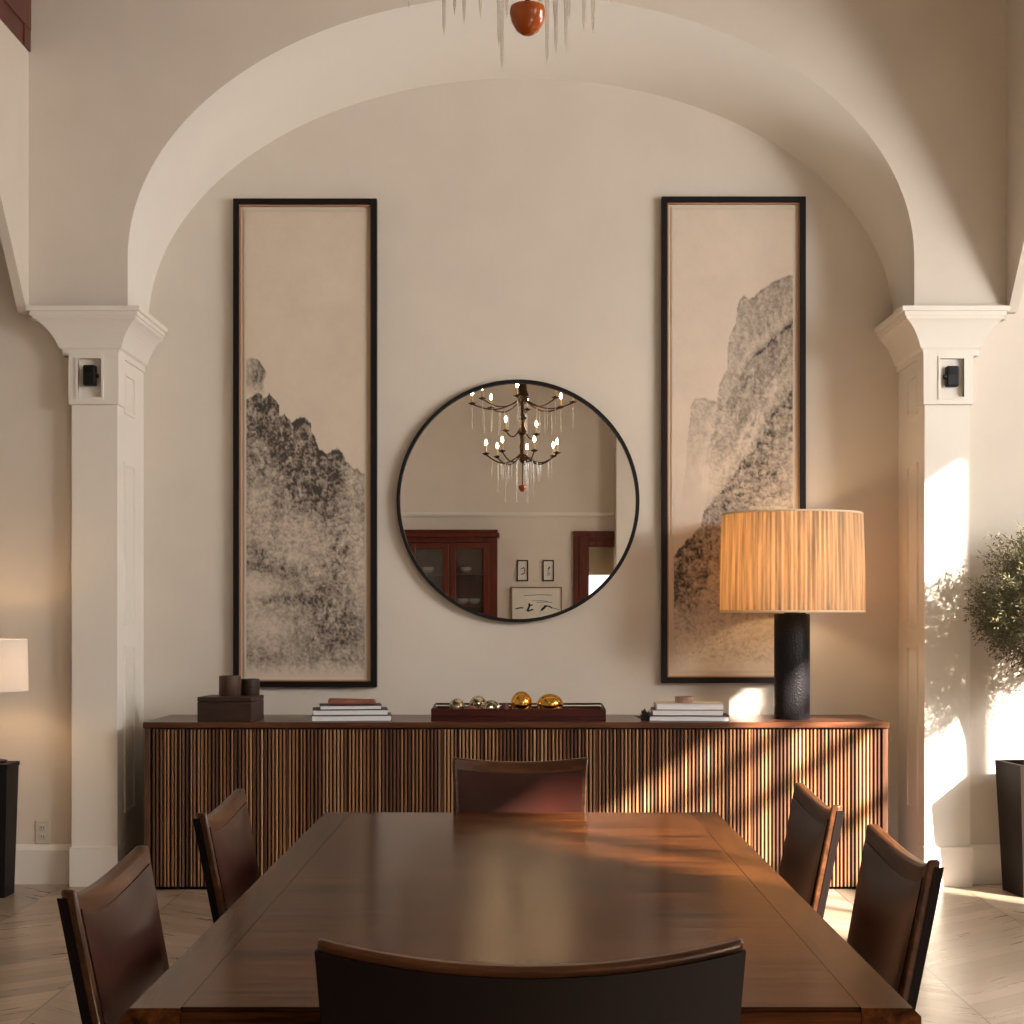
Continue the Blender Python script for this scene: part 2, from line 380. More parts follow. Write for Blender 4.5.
# piers (pilasters), capitals, panels
def pier(s, d):
    # shaft
    bm = bmesh.new()
    def X(a, b): return sorted((s*a, s*b))
    box(bm, *X(1.95, 2.17), YF, YA-.002, 0, 2.62)
    box(bm, *X(1.944, 2.176), YF-.02, YF+.12, 0, .19)                       # plinth skin
    # upper block standing a little proud
    z0, z1 = 2.325, 2.575
    nx0, nx1, nz0, nz1 = 2.02, 2.132, 2.360, 2.545
    yb = YF-.028
    box(bm, *X(1.938, nx0), yb, YF+.1, z0, z1); box(bm, *X(nx1, 2.178), yb, YF+.1, z0, z1)
    box(bm, *X(nx0, nx1), yb, YF+.1, z0, nz0); box(bm, *X(nx0, nx1), yb, YF+.1, nz1, z1)
    for (a, b, c, e) in ((nx0-.012, nx0, nz0-.012, nz1+.012), (nx1, nx1+.012, nz0-.012, nz1+.012), (nx0, nx1, nz0-.012, nz0), (nx0, nx1, nz1, nz1+.012)):
        box(bm, *X(a, b), yb-.006, yb+.01, c, e)
    # panel mouldings on the reveal
    def frame(ya, yb_, za, zb, w=.014, p=.009):
        for (a, b, c, e) in ((ya, ya+w, za, zb), (yb_-w, yb_, za, zb), (ya+w, yb_-w, za, za+w), (ya+w, yb_-w, zb-w, zb)):
            box(bm, *X(1.95-p, 1.96), a, b, c, e)
    for za, zb in ((2.30, 2.50), (1.26, 2.06), (.34, 1.16)):
        frame(YF+.12, YF+.33, za, zb)
        box(bm, *X(1.95-.004, 1.96), YF+.15, YF+.30, za+.03, zb-.03)
    o = struct('trim_pier_'+d, bm, M['trim'], 'white square pier on the %s with recessed panels' % d, 'pier')
    # capital
    bm = bmesh.new()
    prof = [(0, 2.562), (.010, 2.562), (.010, 2.590), (.022, 2.60)]
    for i in range(9):
        t = i/8; prof.append((.022 + .080*(.45*(1-math.cos(t*PI/2))+.55*t), 2.60 + .132*(.45*math.sin(t*PI/2)+.55*t)))
    prof += [(.104, 2.745), (.112, 2.745), (.112, 2.765), (.124, 2.768), (.124, 2.79), (0, 2.79)]
    # loft around the three free sides: inner reveal, front, outer side
    secs = []
    inner, outer = 1.95, 2.20
    for (p, z) in prof:
        po = p*(1.36 if s < 0 else 1.12); pi_ = p*1.0; pf = p*.62
        secs.append([(s*(inner-pi_), YA-.004, z), (s*(inner-pi_), YF-pf, z), (s*(outer+po), YF-pf, z), (s*(outer+po), YW-.002, z)])
    rings = [[bm.verts.new(q) for q in r] for r in secs]
    for A, Bq in zip(rings[:-1], rings[1:]):
        for k in range(3): bm.faces.new((A[k], A[k+1], Bq[k+1], Bq[k]))
    bm.faces.new(rings[-2]); 
    obj('capital', bm, M['trim'], o)
pier(-1, 'left'); pier(1, 'right')
# dark red timber panel high on the left side wall
bm = bmesh.new()
for i, (y0, z0, th) in enumerate(((0, 4.03, .006), (0, 4.13, .012), (0, 4.28, .018))):
    box(bm, -2.378, -2.378+th, 3.0, YF-.001, z0, ZC-.001)
box(bm, -2.378, -2.378+.010, YF-.10, YF-.001, 4.03, ZC-.001)
struct('trim_beam', bm, M['darkred'], 'dark red timber panelling high in the upper left corner', 'trim')

# ------------------------------------------------------------------ rear wall (seen in the mirror)
bm = bmesh.new()
ox0, ox1, oz0, oz1 = .86, 1.19, .9, 2.24
box(bm, -XE-.2, ox0, YB-.15, YB, 0, ZC); box(bm, ox1, XE+.2, YB-.15, YB, 0, ZC)
box(bm, ox0, ox1, YB-.15, YB, 0, oz0); box(bm, ox0, ox1, YB-.15, YB, oz1, ZC)
box(bm, 1.20, 2.6, YB, YB+.45, 0, ZC)
struct('wall_rear', bm, M['wall'], 'plaster wall behind the camera seen in the mirror')
bm = bmesh.new(); prism(bm, [(YB, 2.58), (YB+.03, 2.59), (YB+.05, 2.62), (YB+.05, 2.64), (YB, 2.64)], 'x', -XS, 1.198)
struct('trim_cornice', bm, M['trim'], 'thin cornice ledge along the rear wall', 'trim')
bm = bmesh.new()
for a, b, c, e in ((.67, .87, .5, 2.40), (.87, 1.195, 2.20, 2.40)): box(bm, a, b, YB, YB+.07, c, e, .008)
box(bm, .74, .86, YB, YB+.09, .5, 2.33, .006); box(bm, .86, 1.195, YB, YB+.09, 2.27, 2.33, .006)
o = struct('window_6', bm, M['darkred'], 'mahogany framed window in the rear wall seen in the mirror', 'window')
bm = bmesh.new()
for k in range(6): box(bm, .87, 1.19, YB-.05, YB-.03+.008*(k % 2), 1.84+.066*k, 1.84+.066*(k+1))
tag(obj('roman_blind', bm, mat('blind_fabric', (.36, .29, .18), .9)), 'tan folded blind over the rear window, seen in the mirror', 'blind')

# glass cabinet
root = empty('display_cabinet', (-.9, YB, 0)); tag(root, 'mahogany cabinet with two glass doors, reflected at lower left of the round mirror', 'cabinet')
bm = bmesh.new()
for a, b, c, e in ((-.60, -.50, 0, 2.30), (.50, .60, 0, 2.30)): box(bm, a, b, .002, .40, c, e)
box(bm, -.50, .50, .002, .40, 0, .6); box(bm, -.50, .50, .002, .38, 2.24, 2.30); box(bm, -.5, .5, .002, .02, .6, 2.24)
box(bm, -.63, .63, .002, .44, 2.30, 2.36, .01); box(bm, -.61, .61, .002, .42, 2.36, 2.40, .008)
obj('body', bm, M['darkred'], root)
for k, z in enumerate((1.0, 1.45, 1.85)):
    bm = bmesh.new(); box(bm, -.495, .495, .03, .36, z-.012, z+.012); obj('shelf', bm, M['darkred_x'], root)
for s in (-1, 1):
    bm = bmesh.new(); x0, x1 = sorted((s*.005, s*.50))
    for a, b, c, e in ((x0, x0+.075, .62, 2.23), (x1-.075, x1, .62, 2.23), (x0+.075, x1-.075, .62, .74), (x0+.075, x1-.075, 2.16, 2.23)): box(bm, a, b, .40, .43, c, e, .005)
    dr = obj('door', bm, M['darkred'], root)
    bm = bmesh.new(); box(bm, x0+.07, x1-.07, .412, .416, .72, 2.18); obj('pane', bm, M['glass'], dr)
    bm = bmesh.new(); lathe(bm, [(0, 0), (.012, .002), (.010, .014), (0, .02)], 12); obj('knob', bm, M['gold'], dr, True, (s*.04, .43, 1.35), (-PI/2, 0, 0))
china = mat('pale_china', (.6, .58, .55), .25); wine = mat('green_bottle_glass', (.02, .05, .025), .15)
dish0 = None
for k, (dx, z) in enumerate(((-.33, 1.464), (-.18, 1.464), (.16, 1.464), (.31, 1.464), (.20, 1.864), (-.28, 1.864))):
    if dish0 is None:
        bm = bmesh.new(); lathe(bm, [(0, 0), (.035, 0), (.07, .03), (.075, .07), (.07, .07), (.06, .035), (0, .012)], 20)
        o = obj('bowl', bm, china, smooth=True); dish0 = o
    else: o = dish0.copy(); COL.objects.link(o)
    o.location = (-.9+dx, YB+.2, z)
    tag(o, 'pale china bowl on a shelf of the glass cabinet, reflected in the mirror', 'bowl', 'china bowls inside the glass cabinet')
btl0 = None
for k, dx in enumerate((-.38, -.27, .12, .24, .36)):
    if btl0 is None:
        bm = bmesh.new(); lathe(bm, [(0, 0), (.036, 0), (.038, .01), (.038, .17), (.015, .22), (.014, .29), (0, .29)], 16)
        o = obj('bottle', bm, wine, smooth=True); btl0 = o
    else: o = btl0.copy(); COL.objects.link(o)
    o.location = (-.9+dx, YB+.18, 1.012)
    tag(o, 'dark bottle on a lower shelf of the glass cabinet, reflected in the mirror', 'bottle', 'bottles inside the glass cabinet')
# small framed prints and leaning picture
ink = mat('black_ink', (.02, .02, .02), .7); white = mat('white_paper', (.72, .68, .60), .8); oakf = wood('thin_oak_frame', (.16, .08, .03), (.32, .18, .08), 'x', .4, 2)
def small_print(cx, cz, w, h, fm, label, marks, y=YB, lean=0):
    r = empty('framed_print', (cx, y, cz)); r.rotation_euler = (lean, 0, 0); tag(r, label, 'picture')
    bm = bmesh.new(); t = .014
    for a, b, c, e in ((-w/2, -w/2+t, -h/2, h/2), (w/2-t, w/2, -h/2, h/2), (-w/2+t, w/2-t, -h/2, -h/2+t), (-w/2+t, w/2-t, h/2-t, h/2)): box(bm, a, b, .001, .025, c, e)
    obj('frame', bm, fm, r)
    bm = bmesh.new(); box(bm, -w/2+t, w/2-t, .003, .012, -h/2+t, h/2-t); p = obj('sheet', bm, white, r)
    bm = bmesh.new()
    for (x0, z0, x1, z1, rr) in marks: tube(bm, [(x0, .013, z0), ((x0+x1)/2+.01, .013, (z0+z1)/2+.008), (x1, .013, z1)], rr, 6)
    obj('drawing', bm, ink, p)
small_print(.02, 1.895, .145, .27, M['blackframe'], 'small narrow framed print, left of the pair reflected in the mirror', [(-.02, -.05, .02, -.04, .006), (-.02, .02, .02, .04, .005), (.02, -.045, .02, .035, .005)])
small_print(.35, 1.895, .145, .27, M['blackframe'], 'small narrow framed print, right of the pair reflected in the mirror', [(0, .02, .012, .05, .009), (-.02, -.06, .02, -.06, .004), (-.015, -.04, .018, -.04, .004), (-.01, -.02, .0, .02, .003)])
small_print(1.52, 2.30, .13, .28, M['blackframe'], 'small dark framed picture at the right rim of the mirror reflection', [(-.01, -.03, .02, .04, .012)], y=YB+.45)
small_print(.20, 1.235, .65, .90, oakf, 'large oak framed ink drawing leaning low in the mirror reflection', [(-.16, .34, .2, .345, .003), (-.06, .27, .15, .265, .003), (-.27, .17, -.17, .18, .008), (-.12, .14, -.09, .24, .013), (-.11, .14, -.04, .16, .010), (-.08, .21, -.05, .22, .008), (.06, .15, .12, .21, .016), (.10, .21, .2, .18, .009), (.2, .18, .29, .15, .004), (.0, .25, .2, .25, .003)], y=YB+.03, lean=0)
bm = bmesh.new(); box(bm, -.40, .44, .02, .40, .745, .785, .005); r = empty('console_table', (.2, YB, 0)); obj('tabletop', bm, M['cab'], r)
tag(r, 'dark wooden console table under the leaning drawing by the rear wall', 'table')
for sx in (-1, 1):
    for yy in (.05, .37):
        bm = bmesh.new(); box(bm, sx*.38-.02, sx*.38+.02, yy-.02, yy+.02, 0, .745); obj('leg', bm, M['cab_side'], r)

# ------------------------------------------------------------------ ink paintings
rng = np.random.RandomState(3)
def vnoise(h, w, sy, sx, seed):
    r = np.random.RandomState(seed)
    gh, gw = int(h/sy)+3, int(w/sx)+3
    g = r.rand(gh, gw)
    y = np.arange(h)/sy; x = np.arange(w)/sx
    yi = y.astype(int); xi = x.astype(int); fy = y-yi; fx = x-xi
    fy = fy*fy*(3-2*fy); fx = fx*fx*(3-2*fx)
    a = g[yi][:, xi]; b = g[yi][:, xi+1]; c = g[yi+1][:, xi]; d = g[yi+1][:, xi+1]
    return (a*(1-fx)+b*fx)*(1-fy)[:, None] + (c*(1-fx)+d*fx)*fy[:, None]
def fbm(h, w, s, seed, o=4, asp=1.0, ridged=False):
    t = np.zeros((h, w)); amp = 1; tot = 0
    for k in range(o):
        n = vnoise(h, w, max(s*asp/2**k, 1.0), max(s/2**k, 1.0), seed+k*11)
        if ridged: n = 1-np.abs(2*n-1)
        t += amp*n; tot += amp; amp *= .6
    return t/tot
def sample(img, dy, dx):
    h, w = img.shape; Y, X = np.mgrid[0:h, 0:w]
    return img[np.clip(Y+dy, 0, h-1).astype(int), np.clip(X+dx, 0, w-1).astype(int)]
def sm(a, b, x):
    t = np.clip((x-a)/(b-a), 0, 1); return t*t*(3-2*t)
PW, PH = 132, 476
def ridge(pts, X, jit, seed):
    xs = [p[0] for p in pts]; ys = [p[1] for p in pts]
    y = np.interp(X[0], xs, ys)
    n = np.random.RandomState(seed).rand(len(y)); n2 = np.convolve(n, np.ones(3)/3, 'same')
    return (y + (n2-.5)*jit)[None, :]
def blob(X, Y, cx, cy, rx, ry, rot=0):
    c, s = math.cos(rot), math.sin(rot)
    u = ((X-cx)*c+(Y-cy)*s)/rx; v = (-(X-cx)*s+(Y-cy)*c)/ry
    return np.exp(-(u*u+v*v))
def crags(T, inside, top, ntex, seed, w0=9, h0=26, step=(9, 8), edge=.34, asym=.0):
    """stack overlapping rock lobes from the back (top) to the front (bottom); T is the ink tone wanted"""
    r = np.random.RandomState(seed); Y, X = np.mgrid[0:PH, 0:PW].astype(float)
    wob = (fbm(PH, PW, 7, seed+1, 3)-.5)*7; wobx = (fbm(PH, PW, 6, seed+2, 3)-.5)*1.1
    D = T*inside*(.55+.9*ntex)
    y = float(top)
    while y < PH-6:
        for x in np.arange(-4, PW+4, step[0]):
            cx = x+r.uniform(-4, 4); ty = y+r.uniform(-6, 6)
            ix, iy = int(np.clip(cx, 0, PW-1)), int(np.clip(ty, 0, PH-1))
            if inside[iy, ix] < .5: continue
            tone = T[min(PH-1, iy+5), ix]; w = w0*r.uniform(.6, 1.5); h = h0*r.uniform(.6, 1.5)
            ya, yb = max(0, int(ty-6)), min(PH, int(ty+h+8)); xa, xb = max(0, int(cx-w-4)), min(PW, int(cx+w+5))
            if ya >= yb or xa >= xb: continue
            S = (slice(ya, yb), slice(xa, xb))
            u = (X[S]-cx)/w + wobx[S]; yt = ty + h*(.10+.45*np.abs(u)**2.2) + wob[S] + asym*u*h*.2
            dd = Y[S]-yt
            m = sm(-.8, .8, dd)*sm(1.1, .95, np.abs(u))*sm(1, .35, (Y[S]-ty)/h)*inside[S]
            t_ = T[S]*(.62+.75*ntex[S])*(.66+.55*sm(0, h*.6, dd)*r.uniform(.3, 1.5)) - .10*np.exp(-((dd-3)/2.2)**2)
            t_ = t_ + edge*(.25+tone)*np.exp(-np.maximum(dd, 0)/1.3)*(.4+.9*ntex[S])
            D[S] = D[S]*(1-m) + t_*m
        y += step[1]
    return D
def painting(which):
    Y, X = np.mgrid[0:PH, 0:PW].astype(float)
    big = fbm(PH, PW, 26, 5+which, 4); fine = fbm(PH, PW, 4, 70+which, 3, 1.6); grain = fbm(PH, PW, 2.0, 300+which, 2)
    wx = (fbm(PH, PW, 12, 90+which, 3)-.5)*16; wy = (fbm(PH, PW, 12, 120+which, 3)-.5)*16
    streak = sample(fbm(PH, PW, 5, 150+which, 3, 3.2, True), wy*.6, wx*.6)
    net = sample(fbm(PH, PW, 9, 180+which, 2, 1.0, True), wy*1.3, wx*1.3)
    tex = np.clip((streak-.55)*1.5+.55+(grain-.5)*.6, 0, 1.15)
    T = np.zeros((PH, PW))
    B = lambda *a: blob(X0, Y0, *a)
    if which == 0:
        X0 = X+241; Y0 = Y+206
        r1 = ridge([(241, 402), (247, 398), (256, 391), (262, 397), (268, 394), (275, 399), (279, 406), (277, 416), (284, 414), (292, 423), (296, 420), (301, 417), (308, 418), (312, 423), (313, 433), (316, 436), (321, 449), (330, 454), (336, 450), (342, 449), (346, 453), (350, 462), (360, 470), (372, 476)], X0, 4, 1)
        ins = sm(-1, 1, Y0-r1); dep = Y0-r1
        T = .46 + .44*np.exp(-((dep-26)/42)**2)*sm(356, 330, X0)
        T += .30*B(268, 410, 12, 16) + .30*B(290, 440, 26, 16, .5) + .34*B(318, 475, 22, 24, .9) + .2*B(300, 470, 30, 20)
        T += .30*B(322, 505, 16, 16) + .22*B(275, 510, 4, 22) + .2*B(262, 500, 3, 20)
        T -= .22*B(255, 445, 14, 12) + .18*B(285, 468, 14, 18) + .10*B(352, 490, 14, 30)
        T -= .17*B(300, 545, 38, 22) + .1*B(252, 500, 12, 26)
        T += .26*B(270, 572, 40, 7, .24) + .20*B(252, 556, 22, 10)
        T -= .34*B(252, 588, 34, 10, .16); T += .30*B(288, 602, 26, 6, -.03); T -= .30*B(262, 630, 38, 17, .08)
        T += .26*B(338, 560, 10, 22) + .18*B(330, 612, 36, 26, -.3) + .18*B(352, 632, 24, 16) + .12*B(258, 662, 26, 10) + .10*B(330, 655, 40, 14)
        T -= .22*B(368, 590, 8, 50)
        T = np.clip(T, .03, .9)
        low = sm(548, 590, Y0)
        D = crags(T, ins, 402-206-14, tex, 21, 8, 27, (7, 6), .42)
        soft = T*ins*(.55+.6*fine+.35*(grain))
        D = D*(1-low*.45)+soft*low*.45
        pk = sm(0, 1.5, Y0-(356+((X0-250)/9.0)**2*5+(fine-.5)*5))*sm(265, 260, X0+np.sin(Y0/4)*1.6)*sm(400, 376, Y0)
        D = np.maximum(D*ins, pk*(.30+.35*tex)*(.7+.5*sm(244, 258, X0)))
        nz = np.clip(B(330, 590, 34, 40)+.9*B(345, 550, 13, 36)+.8*B(340, 640, 42, 26), 0, 1)
        D += nz*(.20*sm(.35, .75, 1-net)) - .28*nz*sm(.80, .92, net)
        D += .05*(ins)*sm(600, 640, Y0)
        D *= sm(686, 660, Y0)
    else:
        X0 = X+669; Y0 = Y+203
        ra = [(668, 600), (680, 500), (684, 470), (686, 440), (689, 418), (690, 406), (694, 399), (704, 397), (712, 400), (717, 401), (718, 396), (720, 384), (728, 368), (729, 345), (731, 334), (737, 322), (739, 305), (742, 296), (746, 293), (751, 297), (757, 294), (764, 287), (776, 279), (788, 274), (800, 272)]
        r1 = ridge(ra, X0, 3, 2); ins = sm(-1, 1.2, Y0-r1)
        mist = 1-.80*sm(395, 500, Y0)*sm(745, 700, X0+(Y0-450)*.12)
        D = ins*(.27 + .12*sm(700, 790, X0))*(.60+.75*tex)*mist + np.exp(-((Y0-r1-1)/1.6)**2)*.16*mist
        pts2 = [(668, 900), (712, 440), (722, 405), (735, 388), (748, 365), (757, 352), (768, 346), (774, 338), (782, 333), (788, 326), (800, 319)]
        r2 = ridge(pts2, X0, 4, 3); in2 = sm(0, 1.5, Y0-r2)
        D += in2*ins*.10*(.5+tex) + ins*.30*np.exp(-((Y0-r2-1)/1.7)**2)*sm(738, 765, X0)*(.5+tex)
        D -= .22*np.exp(-((Y0-r2+9)/6)**2)*ins*sm(730, 750, X0)
        for q, (ax, ay, bx, by) in enumerate(((724, 430, 752, 372), (705, 470, 722, 400), (745, 450, 775, 385), (735, 470, 760, 410), (760, 400, 795, 350))):
            t_ = np.clip(((X0-ax)*(bx-ax)+(Y0-ay)*(by-ay))/((bx-ax)**2+(by-ay)**2), 0, 1)
            dist = np.hypot(X0-ax-t_*(bx-ax)+wx*.5, Y0-ay-t_*(by-ay)+wy*.5)
            D += ins*(.13*np.exp(-(dist/1.4)**2) - .10*np.exp(-((dist-4)/3)**2))
        r3 = ridge([(668, 562), (680, 548), (692, 536), (700, 528), (704, 512), (715, 499), (723, 492), (736, 473), (745, 460), (756, 450), (766, 434), (771, 418), (785, 402), (800, 386)], X0, 5, 4)
        in3 = sm(-1, 1.5, Y0-r3); d3 = Y0-r3
        D -= .20*np.exp(-((d3+18)/16)**2)*ins
        T = .33+.28*np.exp(-((d3-20)/44)**2) + .16*B(690, 575, 34, 22, -.4) + .16*B(676, 600, 16, 16) + .12*B(770, 480, 20, 30) - .12*B(735, 560, 20, 20)
        T -= .13*sm(600, 660, Y0+(X0-669)*.15)
        T = np.clip(T, .03, .8)
        D3 = crags(T, in3, 386-203, tex, 61, 10, 20, (8, 7), .30, -.8)
        D3 += .20*sm(.40, .75, 1-net)*B(712, 588, 52, 44) - .16*sm(.82, .93, net)*B(712, 560, 60, 70)
        D = np.clip(D, 0, 1)*(1-in3) + D3*in3
        D *= sm(684, 655, Y0)
    D = np.clip(D, 0, 1)
    D = np.clip(D + (fine-.5)*.30*sm(0, .3, D) + (grain-.5)*(.04+.30*sm(0, .3, D)), 0, .94)
    paper = np.array([.68, .575, .475])
    tone = 1 + (big-.5)*.14 + (grain-.5)*.06
    warm = np.array([.030, .024, .022])
    img = paper[None, None]*tone[..., None]*(1-D[..., None]) + warm*D[..., None]
    m = 3
    img[:m] = paper*.94; img[-m:] = paper*.94; img[:, :m] = paper*.94; img[:, -m:] = paper*.94
    return np.clip(img, 0, 1)
def art_mat(name):
    m = mat(name, (.6, .5, .4), .9, Specular_IOR_Level=.15); a = N(m, 'ShaderNodeVertexColor', layer_name='ink'); L(m, a.outputs[0], BS(m).inputs['Base Color']); return m
def picture(px0, px1, py0, py1, which, label):
    d = YA-.03; k = d/1600
    x0, x1 = (px0-521)*k, (px1-521)*k; z1, z0 = CH+(617-py0)*k, CH+(617-py1)*k
    cx, cz = (x0+x1)/2, (z0+z1)/2; w, h = (x1-x0), (z1-z0)
    r = empty('framed_painting', (cx, YA, z0)); tag(r, label, 'picture')
    fw = .030; bm = bmesh.new()
    for a, b, c, e in ((-w/2, -w/2+fw, 0, h), (w/2-fw, w/2, 0, h), (-w/2+fw, w/2-fw, 0, fw), (-w/2+fw, w/2-fw, h-fw, h)): box(bm, a, b, -.045, -.001, c, e, .002, seg=1)
    obj('frame', bm, M['blackframe'], r)
    bm = bmesh.new(); g = .007
    for a, b, c, e in ((-w/2+fw, -w/2+fw+g, fw, h-fw), (w/2-fw-g, w/2-fw, fw, h-fw), (-w/2+fw+g, w/2-fw-g, fw, fw+g), (-w/2+fw+g, w/2-fw-g, h-fw-g, h-fw)): box(bm, a, b, -.032, -.005, c, e)
    obj('fillet', bm, M['matgold'], r)
    bm = bmesh.new(); box(bm, -w/2+fw+g, w/2-fw-g, -.014, -.005, fw+g, h-fw-g); obj('mat_board', bm, M['mat'], r)
    # the painted sheet: a thin slab whose front is a fine grid coloured as ink on paper
    img = painting(which); mg = fw+.022
    aw, ah = w-2*mg, h-2*mg
    gx = np.linspace(-aw/2, aw/2, PW); gz = np.linspace(h-mg, mg, PH)
    verts = [(x, -.020, z) for z in gz for x in gx]
    faces = [(r_*PW+c, (r_+1)*PW+c, (r_+1)*PW+c+1, r_*PW+c+1) for r_ in range(PH-1) for c in range(PW-1)]
    nb = len(verts)
    verts += [(-aw/2, -.015, h-mg), (aw/2, -.015, h-mg), (aw/2, -.015, mg), (-aw/2, -.015, mg)]
    faces.append((nb, nb+1, nb+2, nb+3))
    me = bpy.data.meshes.new('painted_sheet'); me.from_pydata(verts, [], faces); me.update()
    ca = me.color_attributes.new('ink', 'FLOAT_COLOR', 'POINT')
    data = np.ones((len(verts), 4), dtype=np.float32); data[:nb, :3] = img.reshape(-1, 3); data[nb:, :3] = .5
    ca.data.foreach_set('color', data.ravel())
    me.materials.append(art_mat('ink_painting_sheet')); link('painted_sheet', me, r)
picture(233.5, 377, 199, 687, 0, 'tall black framed ink painting of rocky crags left of the round mirror')
picture(661.5, 805.5, 197, 683, 1, 'tall black framed ink painting of a pale cliff behind the pleated lamp')

# ------------------------------------------------------------------ mirror
k = (YA-.04)/1600; mx, mz, R = (518-521)*k, CH+(617-501)*k, 121.5*k
r = empty('round_mirror', (mx, YA, mz)); tag(r, 'large round wall mirror with a thin black metal frame above the sideboard', 'mirror')
bm = bmesh.new(); lathe(bm, [(R-.018, .012), (R, .012), (R, .045), (R-.018, .045), (R-.018, .012)], 128)
obj('frame', bm, M['black'], r, True, (0, 0, 0), (PI/2, 0, 0))
bm = bmesh.new(); lathe(bm, [(0, .012), (R-.018, .012), (R-.018, .026), (0, .026)], 128)
obj('mirror_glass', bm, M['mirror'], r, False, (0, 0, 0), (PI/2, 0, 0))
bm = bmesh.new(); lathe(bm, [(0, .0), (R-.06, .0), (R-.06, .012), (0, .012)], 64)
obj('backing', bm, M['black'], r, False, (0, 0, 0), (PI/2, 0, 0))

# ------------------------------------------------------------------ sideboard
CX0, CX1, CY0, CY1, CZ = -1.797, 1.752, 7.60, 8.20, .80
r = empty('sideboard', ((CX0+CX1)/2, (CY0+CY1)/2, 0)); tag(r, 'long dark wood sideboard with vertical reeded slat doors', 'sideboard')
ox, oy = r.location.x, r.location.y
def lx(px, d=CY0+.02): return (px-521)*d/1600-ox
hw = (CX1-CX0)/2; hd = (CY1-CY0)/2
bm = bmesh.new(); box(bm, -hw, hw, -hd, hd, CZ-.028, CZ, .005); obj('top', bm, M['cab'], r)
bm = bmesh.new()
box(bm, -hw+.008, hw-.008, -hd+.045, hd-.01, .03, CZ-.028)
obj('body', bm, M['slatback'], r)
for s in (-1, 1):
    bm = bmesh.new(); box(bm, *sorted((s*(hw-.006), s*(hw-.032))), -hd+.012, hd-.01, .0, CZ-.0285, .002, seg=1); obj('side_panel', bm, M['cab_side'], r)
bm = bmesh.new(); box(bm, -hw+.06, hw-.06, -hd+.07, hd-.05, 0, .03); obj('plinth', bm, M['black'], r)
seams = [151, 287, 442, 597, 752, 881.5]
for a, b in zip(seams[:-1], seams[1:]):
    xa, xb = lx(a)+.004, lx(b)-.004
    bm = bmesh.new(); box(bm, xa, xb, -hd+.026, -hd+.044, .016, CZ-.034, mi=1)
    n = int((xb-xa)/.0175); p = (xb-xa)/n
    for i in range(n):
        x = xa+p*(i+.5); w = .0050
        prof = [(x-w, -hd+.026), (x-w, -hd+.016), (x-w*.5, -hd+.0125), (x+w*.5, -hd+.0125), (x+w, -hd+.016), (x+w, -hd+.026)]
        loft(bm, [[(u, v, .017) for u, v in prof], [(u, v, CZ-.036) for u, v in prof]])
    obj('door', bm, [M['slat'], M['slatback']], r)
    if b != 881.5:
        bm = bmesh.new(); box(bm, xb-.000, xb+.008, -hd+.014, -hd+.044, .016, CZ-.034); obj('divider', bm, M['cab_side'], r)

# ------------------------------------------------------------------ things on the sideboard
def P(px, d): return (px-521)*d/1600
# block box with cylinders
d = 7.75
r = empty('wooden_box', (P(231, d), d, CZ), math.radians(-5)); tag(r, 'dark burl wooden box at the left end of the sideboard', 'box')
bm = bmesh.new(); box(bm, -.132, .132, -.12, .12, 0, .095, .003); obj('body', bm, M['block'], r)
bm = bmesh.new(); box(bm, -.132, .132, -.12, .12, .0965, .118, .003); obj('lid', bm, M['block'], r)
def cyl(name, px, y, z, rad, h, m, label):
    bm = bmesh.new(); lathe(bm, [(0, 0), (rad-.002, 0), (rad, .003), (rad, h-.003), (rad-.003, h), (rad-.010, h), (rad-.010, h-.012), (0, h-.012)], 32)
    tag(obj(name, bm, m, None, True, (P(px, y), y, z)), label, 'canister')
cyl('wooden_canister', 230, 7.76, CZ+.118, .053, .098, M['block2'], 'taller brown wooden cylinder standing on the dark box')
cyl('wooden_canister', 250, 7.82, CZ+.118, .047, .080, M['block'], 'shorter dark wooden cylinder standing on the dark box, to the right')
# books
def book(px0, px1, y0, dep, z, th, rz, cover, label, group=None, pages=None):
    xc = (P(px0, y0)+P(px1, y0))/2; w = P(px1, y0)-P(px0, y0)
    r = empty('book', (xc, y0+dep/2, z), math.radians(rz)); tag(r, label, 'book', group)
    bm = bmesh.new(); box(bm, -w/2, w/2, -dep/2, dep/2, 0, .0022); box(bm, -w/2, w/2, -dep/2, dep/2, th-.0022, th); box(bm, -w/2, w/2, dep/2-.0022, dep/2, .0022, th-.0022)
    obj('cover', bm, cover, r)
    bm = bmesh.new(); box(bm, -w/2+.004, w/2-.004, -dep/2+.004, dep/2-.0023, .0022, th-.0022); obj('pages', bm, pages or M['paper'], r)
book(309, 389, 7.66, .25, CZ, .028, 6, M['bookdark'], 'bottom book of the stack at the left of the sideboard')
book(309.5, 385, 7.68, .25, CZ+.028, .026, 7, M['bookdark'], 'second book up in the stack at the left of the sideboard')
book(317, 379, 7.70, .22, CZ+.054, .020, 7, M['bookdark'], 'smaller third book with dark cover in the left stack')
bm = bmesh.new(); box(bm, -.115, .115, -.06, .06, 0, .026, .008); 
for v_ in bm.verts: v_.co.z += .003*math.sin(v_.co.x*40)*(v_.co.z > .013)
r = obj('small_book', bm, M['redwood'], None, False, (P(352, 7.8), 7.80, CZ+.074), (0, 0, .1)); tag(r, 'small reddish leather bound book on top of the left stack', 'book')
book(651, 731, 7.66, .25, CZ, .026, -4, M['bookdark'], 'bottom book of the stack beside the lamp')
book(653.5, 725, 7.68, .24, CZ+.026, .028, -3, M['bookred'], 'white paged second book in the stack beside the lamp')
book(657, 725, 7.69, .23, CZ+.054, .030, -2, M['bookcream'], 'cream covered top book of the stack beside the lamp')
bm = bmesh.new(); lathe(bm, [(0, 0), (.040, 0), (.044, .003), (.044, .026), (.046, .03), (.040, .03), (.038, .006), (0, .005)], 32)
